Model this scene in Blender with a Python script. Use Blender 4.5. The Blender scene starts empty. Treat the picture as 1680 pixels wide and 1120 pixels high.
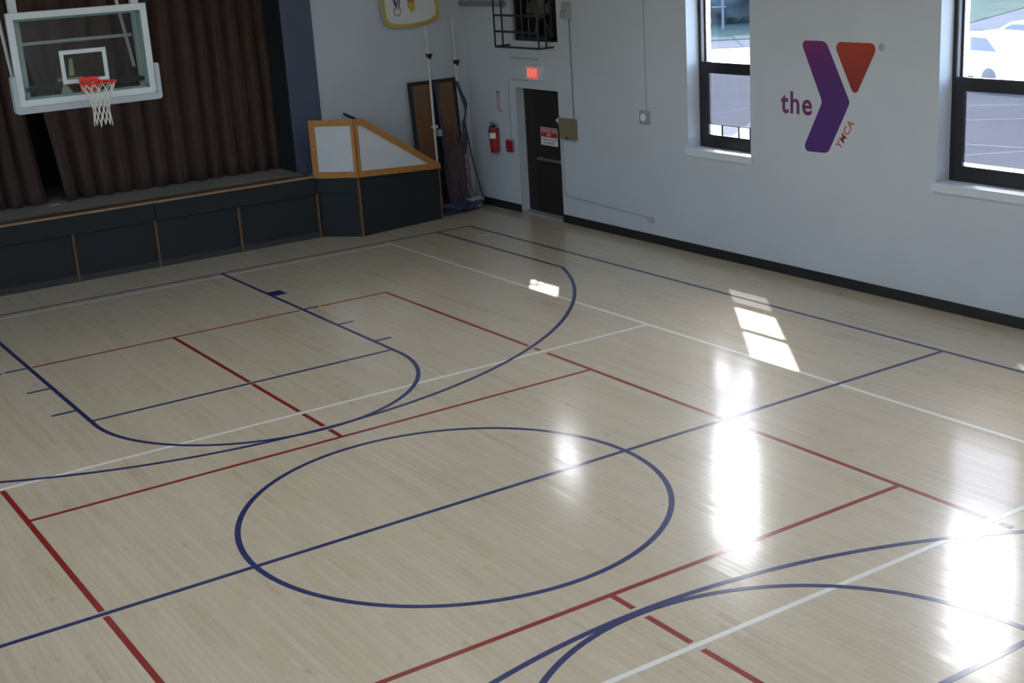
import bpy, bmesh, math, random
from mathutils import Vector, Matrix, noise
random.seed(7)
S = bpy.context.scene
COL = S.collection
PI = math.pi

# ------------------------------------------------------------------ camera
CAM_R = Vector((0.8330741, -0.5498681, -0.0602707))
CAM_U = Vector((0.2061177, 0.2074597, 0.9562824))
CAM_F = Vector((0.5133254, 0.8090770, -0.2861668))
CAM_P = Vector((-5.22273, -9.29224, 4.58727))
FPX = 2217.9
cam = bpy.data.cameras.new('camera')
cam.sensor_width = 36.0
cam.lens = FPX / 1680 * 36.0
cam.clip_start = 0.05
cam.clip_end = 600
camo = bpy.data.objects.new('camera', cam)
COL.objects.link(camo)
m = Matrix.Identity(4)
for i in range(3):
    m[i][0] = CAM_R[i]; m[i][1] = CAM_U[i]; m[i][2] = -CAM_F[i]; m[i][3] = CAM_P[i]
camo.matrix_world = m
S.camera = camo

# ------------------------------------------------------------------ sky, sun, exposure
SUN_DIR = Vector((1.0, 1.32, 1.5)).normalized()
SUN_EL = math.asin(SUN_DIR.z)
SUN_AZ = math.atan2(SUN_DIR.x, SUN_DIR.y)
w = bpy.data.worlds.new('sky'); S.world = w; w.use_nodes = True
nt = w.node_tree; nt.nodes.clear()
out = nt.nodes.new('ShaderNodeOutputWorld'); bg = nt.nodes.new('ShaderNodeBackground')
sky = nt.nodes.new('ShaderNodeTexSky'); sky.sky_type = 'NISHITA'
sky.sun_disc = False; sky.sun_elevation = SUN_EL; sky.sun_rotation = SUN_AZ
sky.air_density = 1.0; sky.dust_density = 1.6; sky.ozone_density = 1.0
bg.inputs['Strength'].default_value = 2.3
nt.links.new(sky.outputs[0], bg.inputs['Color']); nt.links.new(bg.outputs[0], out.inputs['Surface'])
sun = bpy.data.lights.new('sun', 'SUN'); sun.energy = 18.0; sun.angle = math.radians(0.6); sun.color = (1.0, 0.98, 0.96)
suno = bpy.data.objects.new('sun', sun); COL.objects.link(suno)
suno.rotation_euler = (-SUN_DIR).to_track_quat('-Z', 'Y').to_euler(); suno.location = (30, 40, 45)
S.view_settings.view_transform = 'Standard'; S.view_settings.look = 'None'
S.view_settings.gamma = 1.0; S.view_settings.use_curve_mapping = False
S.view_settings.exposure = 0.08
FILL_LAMP = 14.0      # added fill lights under the ceiling (built with their fixtures further down)

# ------------------------------------------------------------------ materials
def mat(name, col, rough=0.6, metal=0.0, noise_amt=0.0, noise_scale=20.0, bump=0.0, bump_scale=60.0, emit=None, estr=0.0, coat=0.0, coat_rough=0.03, stretch=None):
    mt = bpy.data.materials.new(name); mt.use_nodes = True
    n = mt.node_tree; p = n.nodes['Principled BSDF']
    p.inputs['Base Color'].default_value = (*col, 1); p.inputs['Roughness'].default_value = rough
    p.inputs['Metallic'].default_value = metal; p.inputs['Coat Weight'].default_value = coat; p.inputs['Specular IOR Level'].default_value = 0.2 if coat > .8 else 0.5; p.inputs['Coat Roughness'].default_value = coat_rough
    if emit: p.inputs['Emission Color'].default_value = (*emit, 1); p.inputs['Emission Strength'].default_value = estr
    if noise_amt or bump:
        g = n.nodes.new('ShaderNodeNewGeometry'); mp = n.nodes.new('ShaderNodeMapping')
        if stretch: mp.inputs['Scale'].default_value = stretch
        n.links.new(g.outputs['Position'], mp.inputs['Vector'])
    if noise_amt:
        t = n.nodes.new('ShaderNodeTexNoise'); t.inputs['Scale'].default_value = noise_scale; t.inputs['Detail'].default_value = 5
        n.links.new(mp.outputs[0], t.inputs['Vector'])
        mr = n.nodes.new('ShaderNodeMapRange'); mr.inputs[1].default_value = 0.25; mr.inputs[2].default_value = 0.75
        mr.inputs[3].default_value = 1 - noise_amt; mr.inputs[4].default_value = 1 + noise_amt
        n.links.new(t.outputs[0], mr.inputs[0])
        vm = n.nodes.new('ShaderNodeVectorMath'); vm.operation = 'SCALE'; vm.inputs[0].default_value = col
        n.links.new(mr.outputs[0], vm.inputs['Scale']); n.links.new(vm.outputs[0], p.inputs['Base Color'])
    if bump:
        t2 = n.nodes.new('ShaderNodeTexNoise'); t2.inputs['Scale'].default_value = bump_scale; t2.inputs['Detail'].default_value = 3
        n.links.new(mp.outputs[0], t2.inputs['Vector'])
        b = n.nodes.new('ShaderNodeBump'); b.inputs['Strength'].default_value = bump; b.inputs['Distance'].default_value = 0.01
        n.links.new(t2.outputs[0], b.inputs['Height']); n.links.new(b.outputs[0], p.inputs['Normal'])
    return mt

def glass_mat(name, tint, refl=0.06):
    mt = bpy.data.materials.new(name); mt.use_nodes = True
    n = mt.node_tree; n.nodes.clear()
    o = n.nodes.new('ShaderNodeOutputMaterial'); t = n.nodes.new('ShaderNodeBsdfTransparent'); g = n.nodes.new('ShaderNodeBsdfGlossy')
    t.inputs[0].default_value = (*tint, 1); g.inputs['Roughness'].default_value = 0.02; g.inputs[0].default_value = (1, 1, 1, 1)
    ge = n.nodes.new('ShaderNodeNewGeometry'); dt = n.nodes.new('ShaderNodeVectorMath'); dt.operation = 'DOT_PRODUCT'
    n.links.new(ge.outputs['Normal'], dt.inputs[0]); n.links.new(ge.outputs['Incoming'], dt.inputs[1])
    ab = n.nodes.new('ShaderNodeMath'); ab.operation = 'ABSOLUTE'; n.links.new(dt.outputs['Value'], ab.inputs[0])
    om = n.nodes.new('ShaderNodeMath'); om.operation = 'SUBTRACT'; om.inputs[0].default_value = 1.0; n.links.new(ab.outputs[0], om.inputs[1])
    pw = n.nodes.new('ShaderNodeMath'); pw.operation = 'POWER'; pw.inputs[1].default_value = 5.0; n.links.new(om.outputs[0], pw.inputs[0])
    f = n.nodes.new('ShaderNodeMath'); f.operation = 'MULTIPLY_ADD'; f.inputs[1].default_value = 0.96; f.inputs[2].default_value = 0.035; f.use_clamp = True
    n.links.new(pw.outputs[0], f.inputs[0])      # Schlick reflectance, the same from both faces of the pane
    mx = n.nodes.new('ShaderNodeMixShader')
    n.links.new(f.outputs[0], mx.inputs[0]); n.links.new(t.outputs[0], mx.inputs[1]); n.links.new(g.outputs[0], mx.inputs[2])
    n.links.new(mx.outputs[0], o.inputs[0])
    return mt

def wood_floor_mat():
    mt = bpy.data.materials.new('maple_floor'); mt.use_nodes = True
    n = mt.node_tree; p = n.nodes['Principled BSDF']; L = n.links.new
    at = n.nodes.new('ShaderNodeAttribute'); at.attribute_name = 'tint'
    g = n.nodes.new('ShaderNodeNewGeometry'); mp = n.nodes.new('ShaderNodeMapping'); mp.inputs['Scale'].default_value = (45, 2.2, 1)
    L(g.outputs['Position'], mp.inputs['Vector'])
    off = n.nodes.new('ShaderNodeVectorMath'); off.operation = 'SCALE'; off.inputs['Scale'].default_value = 37.0
    L(at.outputs['Color'], off.inputs[0])
    ad = n.nodes.new('ShaderNodeVectorMath'); L(mp.outputs[0], ad.inputs[0]); L(off.outputs[0], ad.inputs[1])
    gr = n.nodes.new('ShaderNodeTexNoise'); gr.inputs['Scale'].default_value = 1.0; gr.inputs['Detail'].default_value = 4
    L(ad.outputs[0], gr.inputs['Vector'])
    sep = n.nodes.new('ShaderNodeSeparateColor'); L(at.outputs['Color'], sep.inputs[0])
    # slow colour drift shared by neighbouring boards
    mp2 = n.nodes.new('ShaderNodeMapping'); mp2.inputs['Scale'].default_value = (2.2, 0.55, 1); L(g.outputs['Position'], mp2.inputs['Vector'])
    dr = n.nodes.new('ShaderNodeTexNoise'); dr.inputs['Scale'].default_value = 1.0; dr.inputs['Detail'].default_value = 3; L(mp2.outputs[0], dr.inputs['Vector'])
    m1 = n.nodes.new('ShaderNodeMath'); m1.operation = 'MULTIPLY_ADD'; m1.inputs[1].default_value = 0.42; L(gr.outputs[0], m1.inputs[0])
    m0 = n.nodes.new('ShaderNodeMath'); m0.operation = 'MULTIPLY'; m0.inputs[1].default_value = 0.20; L(sep.outputs[0], m0.inputs[0]); L(m0.outputs[0], m1.inputs[2])
    m2 = n.nodes.new('ShaderNodeMath'); m2.operation = 'MULTIPLY_ADD'; m2.inputs[1].default_value = 0.38; L(dr.outputs[0], m2.inputs[0]); L(m1.outputs[0], m2.inputs[2])
    cr = n.nodes.new('ShaderNodeValToRGB'); e = cr.color_ramp.elements
    e[0].position = 0.18; e[0].color = (0.385, 0.31, 0.195, 1); e[1].position = 0.85; e[1].color = (0.635, 0.565, 0.425, 1)
    k = e.new(0.42); k.color = (0.535, 0.448, 0.316, 1); k = e.new(0.62); k.color = (0.58, 0.492, 0.36, 1)
    L(m2.outputs[0], cr.inputs[0])
    mpf = n.nodes.new('ShaderNodeMapping'); mpf.inputs['Scale'].default_value = (6.5, 3.2, 1); L(g.outputs['Position'], mpf.inputs['Vector'])
    fk = n.nodes.new('ShaderNodeTexNoise'); fk.inputs['Scale'].default_value = 1.0; fk.inputs['Detail'].default_value = 3; L(mpf.outputs[0], fk.inputs['Vector'])
    fm = n.nodes.new('ShaderNodeMapRange'); fm.inputs[1].default_value = 0.66; fm.inputs[2].default_value = 0.76; fm.inputs[3].default_value = 1.0; fm.inputs[4].default_value = 0.80; L(fk.outputs[0], fm.inputs[0])
    fv = n.nodes.new('ShaderNodeVectorMath'); fv.operation = 'SCALE'; L(cr.outputs[0], fv.inputs[0]); L(fm.outputs[0], fv.inputs['Scale'])
    L(fv.outputs[0], p.inputs['Base Color'])      # small dark flecks in the maple
    p.inputs['Roughness'].default_value = 0.42; p.inputs['Specular IOR Level'].default_value = 0.25; p.inputs['Coat Weight'].default_value = 0.9; p.inputs['Coat Roughness'].default_value = FLOOR_ROUGH
    p.inputs['IOR'].default_value = 1.5
    mp3 = n.nodes.new('ShaderNodeMapping'); mp3.inputs['Scale'].default_value = (9, 1.1, 1); L(g.outputs['Position'], mp3.inputs['Vector'])
    b0 = n.nodes.new('ShaderNodeTexNoise'); b0.inputs['Scale'].default_value = 1.0; b0.inputs['Detail'].default_value = 2; L(mp3.outputs[0], b0.inputs['Vector'])
    b = n.nodes.new('ShaderNodeBump'); b.inputs['Strength'].default_value = 0.25; b.inputs['Distance'].default_value = 0.004
    L(b0.outputs[0], b.inputs['Height']); L(b.outputs[0], p.inputs['Normal']); L(b.outputs[0], p.inputs['Coat Normal'])
    return mt

FLOOR_ROUGH = 0.15
M = {}
M['plank'] = wood_floor_mat()
M['subfloor'] = mat('dark_subfloor', (0.16, 0.11, 0.06), 0.8)
M['blue_line'] = mat('navy_floor_paint', (0.016, 0.024, 0.120), 0.42, coat=0.9, coat_rough=FLOOR_ROUGH)
M['red_line'] = mat('red_floor_paint', (0.25, 0.014, 0.010), 0.42, coat=0.9, coat_rough=FLOOR_ROUGH)
M['white_line'] = mat('white_floor_paint', (0.80, 0.79, 0.74), 0.42, coat=0.9, coat_rough=FLOOR_ROUGH)
M['tape'] = mat('cream_tape', (0.8, 0.7, 0.5), 0.5)
M['wall'] = mat('painted_wall', (0.53, 0.56, 0.605), 0.62, noise_amt=0.03, noise_scale=1.2, bump=0.08, bump_scale=30)
M['ceiling'] = mat('white_ceiling', (0.7, 0.71, 0.72), 0.8)
M['white_paint'] = mat('white_gloss_paint', (0.62, 0.65, 0.69), 0.4)
M['baseboard'] = mat('black_rubber', (0.012, 0.012, 0.012), 0.45)
M['navy_paint'] = mat('navy_wall_paint', (0.070, 0.084, 0.140), 0.55, noise_amt=0.06, noise_scale=2)
M['navy_dark'] = mat('dark_navy_paint', (0.018, 0.022, 0.028), 0.55)
M['curtain'] = mat('brown_velvet', (0.068, 0.039, 0.031), 0.95, noise_amt=0.12, noise_scale=4, bump=0.2, bump_scale=120)
M['skirt'] = mat('black_navy_panel', (0.010, 0.015, 0.019), 0.72, noise_amt=0.12, noise_scale=3)
M['kick'] = mat('dark_grey_kick', (0.035, 0.034, 0.034), 0.6)
M['nosing'] = mat('lit_edge_oak', (0.36, 0.22, 0.115), 0.5, noise_amt=0.25, noise_scale=6, stretch=(1, 8, 8))  # oak lightened so its colour carries the lit stage edge
M['nosing_dark'] = mat('brown_oak', (0.11, 0.062, 0.03), 0.5, noise_amt=0.2, noise_scale=6)
M['stagefloor'] = mat('dark_stage_boards', (0.27, 0.25, 0.225), 0.6, noise_amt=0.2, noise_scale=5, stretch=(1, 6, 1))
M['batten'] = mat('brown_batten', (0.13, 0.073, 0.036), 0.55, noise_amt=0.25, noise_scale=8, stretch=(6, 6, 1))
M['rail_wood'] = mat('orange_oak', (0.44, 0.195, 0.045), 0.4, noise_amt=0.15, noise_scale=6, stretch=(2, 2, 6))
M['white_panel'] = mat('white_board', (0.62, 0.64, 0.67), 0.5)
M['frame_white'] = mat('white_steel', (0.62, 0.68, 0.72), 0.35)
M['pad'] = mat('grey_pad', (0.42, 0.47, 0.52), 0.6)
M['rim'] = mat('orange_rim', (0.75, 0.035, 0.012), 0.4)
M['net'] = mat('white_cord', (0.72, 0.71, 0.66), 0.8)
M['cream'] = mat('cream_steel', (0.62, 0.58, 0.40), 0.5)
M['dark_metal'] = mat('dark_steel', (0.022, 0.024, 0.027), 0.45, metal=0.3)
M['steel'] = mat('grey_steel', (0.35, 0.36, 0.37), 0.35, metal=0.8)
M['glass'] = glass_mat('clear_glass', (0.93, 0.95, 0.95))
M['board_glass'] = glass_mat('board_glass', (0.80, 0.84, 0.83))
M['film'] = glass_mat('tinted_film', (0.365, 0.375, 0.395))
M['grey_film'] = glass_mat('grey_film', (0.52, 0.53, 0.54))
M['glass_edge'] = mat('green_glass_edge', (0.42, 0.58, 0.55), 0.25)
M['window_black'] = mat('black_aluminium', (0.013, 0.013, 0.016), 0.4)
M['track'] = mat('grey_track', (0.30, 0.29, 0.33), 0.4)
M['brick'] = mat('peach_brick', (0.80, 0.70, 0.65), 0.8, noise_amt=0.12, noise_scale=9)
M['mortar'] = mat('mortar', (0.72, 0.69, 0.66), 0.9)
M['door'] = mat('brown_black_door', (0.014, 0.011, 0.010), 0.6, noise_amt=0.15, noise_scale=5)
M['red'] = mat('red_enamel', (0.38, 0.015, 0.02), 0.3)
M['bright_red'] = mat('red_print', (0.42, 0.02, 0.035), 0.4)
M['black'] = mat('black_rubberised', (0.012, 0.012, 0.013), 0.4)
M['white_print'] = mat('white_print', (0.78, 0.77, 0.77), 0.5)
M['pink_print'] = mat('faded_pink_print', (0.45, 0.38, 0.40), 0.5)
M['beige'] = mat('olive_beige_steel', (0.215, 0.175, 0.095), 0.5)
M['greygreen'] = mat('grey_green_plastic', (0.33, 0.36, 0.33), 0.5)
M['greybox'] = mat('grey_box', (0.30, 0.32, 0.33), 0.45)
M['conduit'] = mat('painted_conduit', (0.40, 0.43, 0.46), 0.5)
M['conduit_dark'] = mat('grey_conduit', (0.20, 0.22, 0.25), 0.5)
M['brown_board'] = mat('brown_panel', (0.17, 0.082, 0.036), 0.5, noise_amt=0.2, noise_scale=3, stretch=(4, 4, 1))
M['blue_net'] = mat('blue_webbing', (0.036, 0.040, 0.095), 0.7, noise_amt=0.3, noise_scale=14)
M['purple_net'] = mat('purple_cord', (0.060, 0.050, 0.085), 0.8)
M['blue_cord'] = mat('dark_blue_cord', (0.020, 0.028, 0.07), 0.7)
M['tan_cord'] = mat('tan_cord', (0.16, 0.09, 0.06), 0.8)
M['pole'] = mat('white_pole', (0.60, 0.61, 0.60), 0.4)
M['banner'] = mat('cream_white_board', (0.66, 0.66, 0.63), 0.6, noise_amt=0.04, noise_scale=3)
M['yellow'] = mat('mustard_yellow', (0.52, 0.37, 0.06), 0.6)
M['ink'] = mat('plum_ink', (0.07, 0.03, 0.06), 0.6)
M['boot'] = mat('grey_ink', (0.18, 0.19, 0.20), 0.6)
M['orange_ink'] = mat('orange_brown_ink', (0.36, 0.16, 0.05), 0.6)
M['fan_dark'] = mat('fan_black', (0.014, 0.013, 0.012), 0.5, noise_amt=0.3, noise_scale=6)
M['fan_blade'] = mat('fan_blade_grey', (0.10, 0.10, 0.09), 0.5)
M['exit_red'] = mat('exit_lit_red', (0.6, 0.05, 0.05), 0.4, emit=(1.0, 0.17, 0.15), estr=0.5)
M['exit_letter'] = mat('exit_lit_letter', (0.7, 0.1, 0.1), 0.4, emit=(1.0, 0.30, 0.22), estr=0.7)
M['ymca_red'] = mat('logo_text_red', (0.50, 0.075, 0.06), 0.6)
M['the_purple'] = mat('logo_text_plum', (0.155, 0.025, 0.115), 0.6)
M['fill_lamp'] = mat('fill_diffuser', (0.9, 0.9, 0.9), 0.5, emit=(0.93, 0.97, 1.0), estr=FILL_LAMP)  # glow of the added, unseen fill lights
M['asphalt'] = mat('pale_asphalt', (0.235, 0.235, 0.237), 0.9, noise_amt=0.06, noise_scale=0.5)
M['stripe'] = mat('stall_paint', (0.38, 0.38, 0.38), 0.8)
M['road'] = mat('grey_road', (0.066, 0.069, 0.080), 0.9, noise_amt=0.06, noise_scale=0.4)
M['grass'] = mat('lawn', (0.048, 0.063, 0.056), 0.95, noise_amt=0.2, noise_scale=0.5)
M['leaf'] = mat('tree_leaves', (0.046, 0.058, 0.070), 0.8, noise_amt=0.4, noise_scale=1.4)  # bluish haze of the window glass is mixed into the leaf colour
M['bark'] = mat('bark', (0.07, 0.055, 0.045), 0.9)
M['utility'] = mat('weathered_pole', (0.10, 0.105, 0.115), 0.8)
for k_ in ('asphalt', 'stripe', 'road', 'grass', 'leaf'): M[k_].node_tree.nodes['Principled BSDF'].inputs['Specular IOR Level'].default_value = 0.0
M['car_white'] = mat('white_car_paint', (0.75, 0.75, 0.76), 0.25, coat=0.5)
M['car_glass'] = mat('car_window', (0.11, 0.12, 0.15), 0.3)
M['tyre'] = mat('tyre_rubber', (0.09, 0.09, 0.095), 0.8)

def grad_mat(name, stops, z0, z1, yw=0.0):
    mt = bpy.data.materials.new(name); mt.use_nodes = True
    n = mt.node_tree; p = n.nodes['Principled BSDF']; p.inputs['Roughness'].default_value = 0.6
    g = n.nodes.new('ShaderNodeNewGeometry'); s = n.nodes.new('ShaderNodeSeparateXYZ'); n.links.new(g.outputs['Position'], s.inputs[0])
    a = n.nodes.new('ShaderNodeMath'); a.operation = 'MULTIPLY_ADD'; a.inputs[1].default_value = yw
    n.links.new(s.outputs['Y'], a.inputs[0]); n.links.new(s.outputs['Z'], a.inputs[2])
    mr = n.nodes.new('ShaderNodeMapRange'); mr.inputs[1].default_value = z0; mr.inputs[2].default_value = z1
    n.links.new(a.outputs[0], mr.inputs[0])
    cr = n.nodes.new('ShaderNodeValToRGB'); e = cr.color_ramp.elements
    e[0].position = stops[0][0]; e[0].color = (*stops[0][1], 1); e[1].position = stops[-1][0]; e[1].color = (*stops[-1][1], 1)
    for q in stops[1:-1]:
        k = e.new(q[0]); k.color = (*q[1], 1)
    n.links.new(mr.outputs[0], cr.inputs[0]); n.links.new(cr.outputs[0], p.inputs['Base Color'])
    return mt
M['chevron'] = grad_mat('logo_purple_blend', [(0, (0.075, 0.020, 0.165)), (0.45, (0.082, 0.019, 0.150)), (0.75, (0.115, 0.020, 0.135)), (1, (0.19, 0.022, 0.13))], 2.9, 4.1, 0.3)
M['triangle'] = grad_mat('logo_red_blend', [(0, (0.22, 0.022, 0.018)), (1, (0.42, 0.045, 0.022))], 3.2, 3.97, 0.3)

# ------------------------------------------------------------------ mesh helpers
class B:
    def __init__(s): s.bm = bmesh.new()
    def box(s, lo, hi, bev=0.0, mtx=None):
        b = bmesh.new()
        v = [b.verts.new((x, y, z)) for x in (lo[0], hi[0]) for y in (lo[1], hi[1]) for z in (lo[2], hi[2])]
        for f in ((0, 1, 3, 2), (4, 6, 7, 5), (0, 4, 5, 1), (2, 3, 7, 6), (0, 2, 6, 4), (1, 5, 7, 3)):
            b.faces.new([v[i] for i in f])
        bmesh.ops.recalc_face_normals(b, faces=b.faces)
        if bev: bmesh.ops.bevel(b, geom=list(b.edges), offset=bev, segments=2, affect='EDGES', profile=0.6)
        s.merge(b, mtx); return s
    def merge(s, b, mtx=None):
        if mtx is not None: bmesh.ops.transform(b, matrix=mtx, verts=b.verts)
        me = bpy.data.meshes.new('t'); b.to_mesh(me); b.free(); s.bm.from_mesh(me); bpy.data.meshes.remove(me)
    def tube(s, pts, r, seg=8, closed=False, cap=True):
        pts = [Vector(p) for p in pts]; n = len(pts); rings = []
        up = None
        for i, p in enumerate(pts):
            if closed: t = pts[(i + 1) % n] - pts[i - 1]
            else: t = pts[min(i + 1, n - 1)] - pts[max(i - 1, 0)]
            t.normalize()
            if up is None: up = Vector((0, 0, 1)) if abs(t.z) < 0.9 else Vector((1, 0, 0))
            a = (up - t * up.dot(t))
            if a.length < 1e-4: a = t.orthogonal()
            a.normalize(); c = t.cross(a); up = a
            rr = r[i] if isinstance(r, (list, tuple)) else r
            rings.append([s.bm.verts.new(p + (a * math.cos(2 * PI * k / seg) + c * math.sin(2 * PI * k / seg)) * rr) for k in range(seg)])
        for i in range(n if closed else n - 1):
            A, Q = rings[i], rings[(i + 1) % n]
            for k in range(seg): s.bm.faces.new((A[k], A[(k + 1) % seg], Q[(k + 1) % seg], Q[k]))
        if cap and not closed: s.bm.faces.new(rings[0][::-1]); s.bm.faces.new(rings[-1])
        return s
    def prism(s, poly, f, t0, t1):
        """poly: 2D points; f(a,b,t)->xyz; extrude t0..t1"""
        a = [s.bm.verts.new(f(p[0], p[1], t0)) for p in poly]; b = [s.bm.verts.new(f(p[0], p[1], t1)) for p in poly]
        s.bm.faces.new(a); s.bm.faces.new(b[::-1]); n = len(poly)
        for i in range(n): s.bm.faces.new((a[i], b[i], b[(i + 1) % n], a[(i + 1) % n]))
        return s
    def lathe(s, prof, c, axis='Z', seg=20):
        rings = []
        for r, h in prof:
            ring = []
            for k in range(seg):
                u, v = r * math.cos(2 * PI * k / seg), r * math.sin(2 * PI * k / seg)
                d = {'Z': (u, v, h), 'X': (h, u, v), 'Y': (u, h, v)}[axis]
                ring.append(s.bm.verts.new((c[0] + d[0], c[1] + d[1], c[2] + d[2])))
            rings.append(ring)
        for A, Q in zip(rings, rings[1:]):
            for k in range(seg): s.bm.faces.new((A[k], A[(k + 1) % seg], Q[(k + 1) % seg], Q[k]))
        s.bm.faces.new(rings[0]); s.bm.faces.new(rings[-1][::-1])
        return s
    def ico(s, c, r, sub=2, amp=0.0, freq=1.0, scale=(1, 1, 1)):
        b = bmesh.new(); bmesh.ops.create_icosphere(b, subdivisions=sub, radius=1.0)
        for v in b.verts:
            d = 1 + amp * noise.noise(Vector(v.co) * freq * 2 + Vector(c))
            v.co = Vector((v.co.x * r * scale[0] * d + c[0], v.co.y * r * scale[1] * d + c[1], v.co.z * r * scale[2] * d + c[2]))
        s.merge(b); return s

def obj(name, b, material, parent=None, smooth=False, label=None):
    me = bpy.data.meshes.new(name)
    if isinstance(b, B):
        bmesh.ops.remove_doubles(b.bm, verts=b.bm.verts, dist=1e-6)
        bmesh.ops.recalc_face_normals(b.bm, faces=b.bm.faces)
        b.bm.to_mesh(me); b.bm.free()
    else: me = b; me.name = name
    me.materials.append(material)
    if smooth:
        me.polygons.foreach_set('use_smooth', [True] * len(me.polygons))
        me.set_sharp_from_angle(angle=math.radians(40))
    o = bpy.data.objects.new(name, me); COL.objects.link(o)
    if parent is not None:
        o.parent = parent
        o.matrix_parent_inverse = Matrix.Translation(-Vector(parent.location)) if parent.parent is None else Matrix.Translation(-Vector(parent.matrix_world.translation))
        wm = parent.location if parent.parent is None else Vector((0, 0, 0))
    if label: o['label'] = label
    return o

def tag(o, label, cat, group=None, kind=None):
    o['label'] = label; o['category'] = cat
    if group: o['group'] = group
    if kind: o['kind'] = kind
    return o
def thing(name, label, cat, loc=(0, 0, 0), group=None, kind=None):
    o = bpy.data.objects.new(name, None); o.empty_display_size = 0.1; COL.objects.link(o); o.location = loc
    return tag(o, label, cat, group, kind)

def grid_solid(b, axis, t0, t1, us, vs, holes):
    """slab between t0..t1 on axis with rectangular holes; u,v the other two axes in xyz order"""
    us = sorted(set(us + [h[0] for h in holes] + [h[1] for h in holes])); vs = sorted(set(vs + [h[2] for h in holes] + [h[3] for h in holes]))
    def solid(i, j):
        if i < 0 or j < 0 or i >= len(us) - 1 or j >= len(vs) - 1: return False
        u = (us[i] + us[i + 1]) / 2; v = (vs[j] + vs[j + 1]) / 2
        return not any(h[0] < u < h[1] and h[2] < v < h[3] for h in holes)
    def P(t, u, v): return {0: (t, u, v), 1: (u, t, v), 2: (u, v, t)}[axis]
    def q(*ps): b.bm.faces.new([b.bm.verts.new(p) for p in ps])
    for i in range(len(us) - 1):
        for j in range(len(vs) - 1):
            if not solid(i, j): continue
            u0, u1, v0, v1 = us[i], us[i + 1], vs[j], vs[j + 1]
            q(P(t0, u0, v0), P(t0, u1, v0), P(t0, u1, v1), P(t0, u0, v1)); q(P(t1, u0, v0), P(t1, u0, v1), P(t1, u1, v1), P(t1, u1, v0))
            if not solid(i - 1, j): q(P(t0, u0, v0), P(t0, u0, v1), P(t1, u0, v1), P(t1, u0, v0))
            if not solid(i + 1, j): q(P(t0, u1, v0), P(t1, u1, v0), P(t1, u1, v1), P(t0, u1, v1))
            if not solid(i, j - 1): q(P(t0, u0, v0), P(t1, u0, v0), P(t1, u1, v0), P(t0, u1, v0))
            if not solid(i, j + 1): q(P(t0, u0, v1), P(t0, u1, v1), P(t1, u1, v1), P(t1, u0, v1))
    return b

def fillet(poly, r, seg=6):
    out = []; n = len(poly)
    for i in range(n):
        p = Vector(poly[i]); a = (Vector(poly[i - 1]) - p).normalized(); c = (Vector(poly[(i + 1) % n]) - p).normalized()
        rr = r[i] if isinstance(r, (list, tuple)) else r
        ang = a.angle(c); d = rr / math.tan(ang / 2)
        p0 = p + a * d; p1 = p + c * d
        ctr = p + (a + c).normalized() * (rr / math.sin(ang / 2))
        v0 = p0 - ctr; v1 = p1 - ctr; tot = v0.angle(v1); sgn = 1 if v0.x * v1.y - v0.y * v1.x > 0 else -1
        for k in range(seg + 1):
            t = sgn * tot * k / seg
            out.append((ctr.x + v0.x * math.cos(t) - v0.y * math.sin(t), ctr.y + v0.x * math.sin(t) + v0.y * math.cos(t)))
    return out

def text_mesh(body, f, size=1.0, fit=None, offset=0.0, depth=0.004, rot=0.0, spacing=1.0, align='CENTER'):
    """built-in font turned into a mesh; fit=(w,h) scales its box; f(a,b,t)->xyz"""
    cu = bpy.data.curves.new('txt', 'FONT'); cu.body = body; cu.size = size; cu.extrude = 0.5; cu.offset = offset; cu.resolution_u = 4; cu.space_character = spacing
    o = bpy.data.objects.new('txt', cu); COL.objects.link(o)
    bpy.context.view_layer.update()
    dg = bpy.context.evaluated_depsgraph_get()
    me = bpy.data.meshes.new_from_object(o.evaluated_get(dg))
    bpy.data.objects.remove(o); bpy.data.curves.remove(cu)
    xs = [v.co.x for v in me.vertices]; ys = [v.co.y for v in me.vertices]
    x0, x1, y0, y1 = min(xs), max(xs), min(ys), max(ys)
    sx = fit[0] / (x1 - x0) if fit else 1; sy = fit[1] / (y1 - y0) if fit else 1
    c, s_ = math.cos(rot), math.sin(rot)
    for v in me.vertices:
        a = (v.co.x - x0) * sx; bb = (v.co.y - y0) * sy; t = (v.co.z + 0.5) * depth
        v.co = f(a * c - bb * s_, a * s_ + bb * c, t)
    return me

# ------------------------------------------------------------------ room dimensions
XW = 7.45; WT = 0.35; YF = 11.6; YB = -11.6; ZC = 6.2
WIN_Y = [4.33, -0.10, 8.77, -4.53, -8.96]      # near edge of each window opening
WIN_W = 1.29; WZ0 = 1.43; WZ1 = 4.85; XG = 7.67

# ------------------------------------------------------------------ floor
fl = thing('floor', 'pale maple strip floor with painted court lines', 'floor', kind='structure')
obj('subfloor', B().box((-XW, YB, -0.3), (XW, YF, -0.012)), M['subfloor'], fl)
def in_view(p):
    d = Vector(p) - CAM_P; z = d.dot(CAM_F)
    if z < 0.1: return None
    x = 840 + FPX * d.dot(CAM_R) / z; y = 560 - FPX * d.dot(CAM_U) / z
    return z if -5 < x < 1685 and -5 < y < 1125 else None
SW = 0.0572; planks = []
x = -XW; rnd = random.Random(11)
while x < XW - 0.01:
    y = YB - rnd.random() * 0.9
    while y < 11.15:
        Lp = 0.45 + rnd.random() * 1.1
        y0, y1 = max(y, YB), min(y + Lp, 11.15)
        if y1 - y0 > 0.05:
            planks.append((x, min(x + SW, XW), y0, y1, rnd.random(), rnd.uniform(-1, 1)))
        y += Lp
    x += SW
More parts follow.
